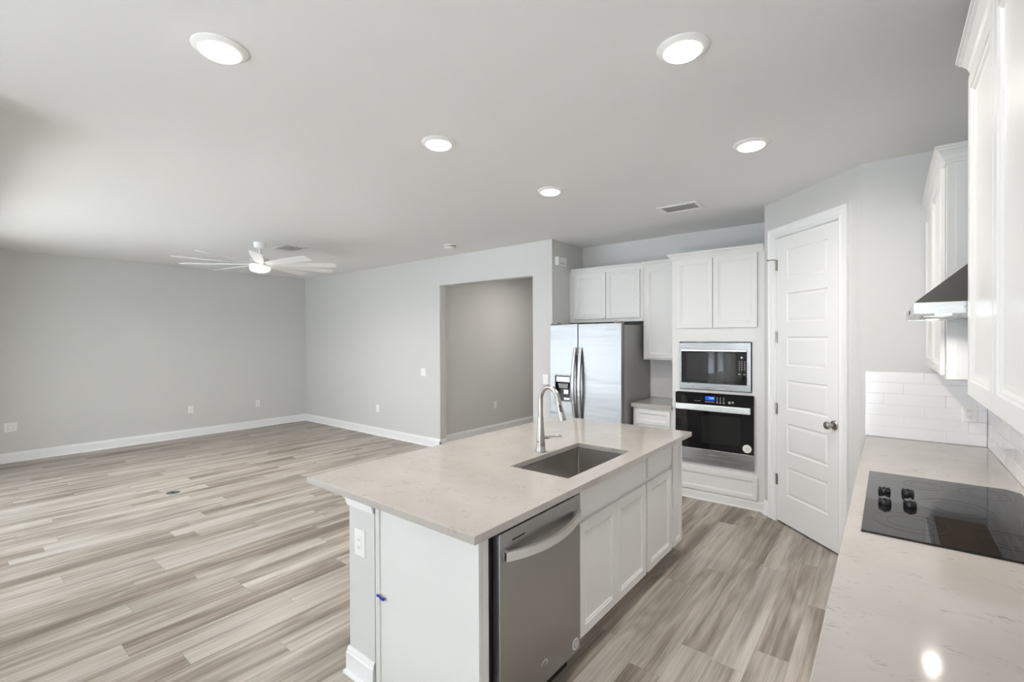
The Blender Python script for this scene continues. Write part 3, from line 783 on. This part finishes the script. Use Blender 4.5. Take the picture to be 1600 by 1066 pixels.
# hood
HY0, HY1, HX = 1.957, 2.826, .064
t = thing('range_hood', 'stainless pyramid range hood above the black cooktop', 'range hood', (0, 0, 0))
hb = MB()
hb.box(HX, XR-.0095, HY0, HY0+.004, 1.648, 1.683).box(HX, XR-.0095, HY1-.004, HY1, 1.648, 1.683).box(HX, HX+.004, HY0+.004, HY1-.004, 1.648, 1.683)
part('rim', hb, M['steel'], t)
part('filter', MB().box(HX+.005, XR-.011, HY0+.005, HY1-.005, 1.652, 1.657), M['steel'], t)
cp = MB().loft([[(HX, HY0, 1.6832), (XR-.0095, HY0, 1.6832), (XR-.0095, HY1, 1.6832), (HX, HY1, 1.6832)],
                [(.252, 2.25, 1.863), (XR-.0095, 2.25, 1.863), (XR-.0095, 2.533, 1.863), (.252, 2.533, 1.863)]])
part('canopy', cp, M['hoodsteel'], t)
part('chimney', MB().box(.2525, XR-.0095, 2.251, 2.532, 1.8632, H-.002), M['hoodsteel'], t)
for yy in (2.14, 2.66):
    o = part('lamp_lens', MB().lathe([(.020, 0), (.020, .003)], (.145, yy, 1.6484), 24), M['hoodlens'], t)
    lamp(t, (.145, yy, 1.646), .018, .5, spread=140)
part('control_buttons', MB().box(HX-.003, HX-.0004, 2.30, 2.48, 1.659, 1.672), M['blackglass'], t)
part('grease_tray', MB().box(.10, .20, 2.25, 2.55, 1.646, 1.6515), M['darksteel'], t)

# upper cabinets on the right wall: local x runs along -Y
UX = .203
def upper(label, ya, yb, splits):
    t = thing('upper_cabinet', label, 'cabinet', (UX, yb, 0), -PI/2)
    L = yb-ya
    part('body', MB().box(0, L, 0, XR-.0015-UX, 1.386, CZ-.03), M['cabinet'], t, bevel=.001)
    part('underside', MB().box(.016, L-.016, .018, XR-.016-UX, 1.3835, 1.3858), M['wood_raw'], t, label='brown underside')
    for a, b in splits: front('door', t, a, b, 1.402, 2.338, y=-.019)
    return t, L
t, L = upper('near white wall cabinet on the right, in front of the hood', 1.06, 1.936, [(.008, .429), (.433, .868)])
crown(t, 0, L, 0, CZ, left=XR-.0015-UX)
t, L = upper('far white wall cabinet beyond the range hood, beside the end wall', 2.832, 3.946, [(.012, .532), (.538, 1.062)])
part('side_panel', MB().box(L-.0, L+.0045, .03, XR-.01-UX, 1.388, CZ-.075), M['cabinet'], t)
crown(t, 0, L, 0, CZ, right=XR-.0015-UX)

# ------------------------------------------------------------------ ceiling things
def downlight(label, x, y):
    t = thing('ceiling_downlight', label, 'ceiling light', (x, y, H-.0006), 0, 'round downlights over the kitchen')
    part('trim_ring', MB().lathe([(.101, 0), (.100, -.004), (.092, -.010), (.078, -.015), (.074, -.015), (.073, -.010)], n=48, cap0=True, cap1=False), M['plastic'], t, smooth=True)
    part('lens', MB().lathe([(.0725, -.010), (.072, -.019), (.066, -.024), (.03, -.0255), (.004, -.026)], n=48), M['lens'], t, smooth=True)
    lamp(t, (0, 0, -.028), .066, LAMP_W)
    return t
downlight('ceiling light nearest the viewer on the living room side', -2.085, .742)
downlight('ceiling light nearest the viewer on the cooktop side', -.645, 1.908)
downlight('middle ceiling light of the row along the living room side', -2.082, 1.908)
downlight('ceiling light in front of the pantry door', -.643, 3.108)
downlight('ceiling light of the living room side row, nearest the fridge', -2.076, 3.080)

def vent(label, cx, cy, w, h, rz, nl, m2):
    t = thing('ceiling_vent', label, 'vent', (cx, cy, H-.0006), rz)
    fr = MB(); b = .028
    for (x0, x1, y0, y1) in ((-w/2, w/2, -h/2, -h/2+b), (-w/2, w/2, h/2-b, h/2), (-w/2, -w/2+b, -h/2+b, h/2-b), (w/2-b, w/2, -h/2+b, h/2-b)): fr.box(x0, x1, y0, y1, -.009, 0)
    part('frame', fr, M['plastic'], t, bevel=.003)
    part('backing', MB().box(-w/2+b, w/2-b, -h/2+b, h/2-b, -.0012, 0), M['ventback'], t)
    ih = h-2*b
    for i in range(nl):
        y = -ih/2+(i+.5)*ih/nl; d = ih/nl*.46
        sl = MB().extrude([(y-d, -.009), (y-d+.003, -.011), (y+d, -.004), (y+d-.003, -.002)], 'X', -w/2+b, w/2-b)
        part('slat', sl, m2, t)
    return t
M['ventback'] = mat('vent_backing', (.22, .22, .22), .7)
M['ventslat'] = mat('vent_slat_white', (.70, .70, .70), .4)
vent('white three-slot ceiling vent above the alcove cabinets', -1.447, 4.215, .345, .245, 0, 5, M['ventslat'])
vent('white ceiling vent behind the ceiling fan', -5.955, 2.91, .36, .32, 0, 5, M['ventslat'])
t = thing('smoke_detector', 'round white smoke detector on the ceiling near the opening', 'smoke detector', (-4.254, 4.08, H-.0006))
part('base', MB().lathe([(.076, 0), (.076, -.012)], n=36), M['plastic'], t, smooth=True)
part('cover', MB().lathe([(.072, -.0125), (.073, -.03), (.062, -.042), (.03, -.046), (.003, -.0465)], n=36), M['plastic'], t, smooth=True)
part('vent', MB().lathe([(.0738, -.018), (.0738, -.024)], n=36, cap0=False, cap1=False), M['slot'], t)

# fan: ten blades
t = thing('ceiling_fan', 'white ten-blade ceiling fan with glowing light in the living room', 'ceiling fan', (-5.89, 2.511, H-.0006))
M['fan'] = mat('fan_white', (.90, .90, .90), .4)
part('canopy', MB().lathe([(.066, 0), (.068, -.03), (.060, -.062), (.03, -.074), (.016, -.078)], n=36), M['fan'], t, smooth=True)
part('downrod', MB().lathe([(.0125, -.076), (.0125, -.17)], n=18), M['fan'], t, smooth=True)
part('motor', MB().lathe([(.02, -.165), (.05, -.175), (.098, -.20), (.108, -.225), (.112, -.275), (.106, -.292), (.09, -.296)], n=44), M['fan'], t, smooth=True)
part('lamp_lens', MB().lathe([(.104, -.2965), (.112, -.303), (.112, -.318), (.098, -.342), (.06, -.356), (.004, -.360)], n=44), M['fanlens'], t, smooth=True)
lamp(t, (0, 0, -.362), .09, 15)
def blade():
    mb = MB(); lo = []; pitch = math.radians(-14)
    prof = [(.095, .040), (.14, .043), (.22, .052), (.5, .062), (.80, .064), (.862, .060), (.878, .048)]
    for r, hw in prof:
        c, s_ = math.cos(pitch), math.sin(pitch); lp = []
        for y, z in ((-hw, -.003), (hw, -.003), (hw, .003), (-hw, .003)): lp.append((r, y*c-z*s_, y*s_+z*c-.262))
        lo.append(lp)
    return mb.loft(lo)
b0 = part('blade', blade(), M['fan'], t, bevel=.0015)
for i in range(10):
    b = b0 if i == 0 else b0.copy()
    if i: COL.objects.link(b); b.parent = t
    b.rotation_euler = (0, 0, math.radians(10+36*i))

# hall lamp (out of sight beyond the opening)
t = thing('hall_downlight', 'ceiling light in the hall beyond the opening', 'ceiling light', (-4.05, 6.1, H-.0006))
part('lens', MB().lathe([(.09, 0), (.088, -.02), (.05, -.026), (.004, -.027)], n=32), M['lens'], t, smooth=True)
lamp(t, (0, 0, -.03), .07, 8.5)
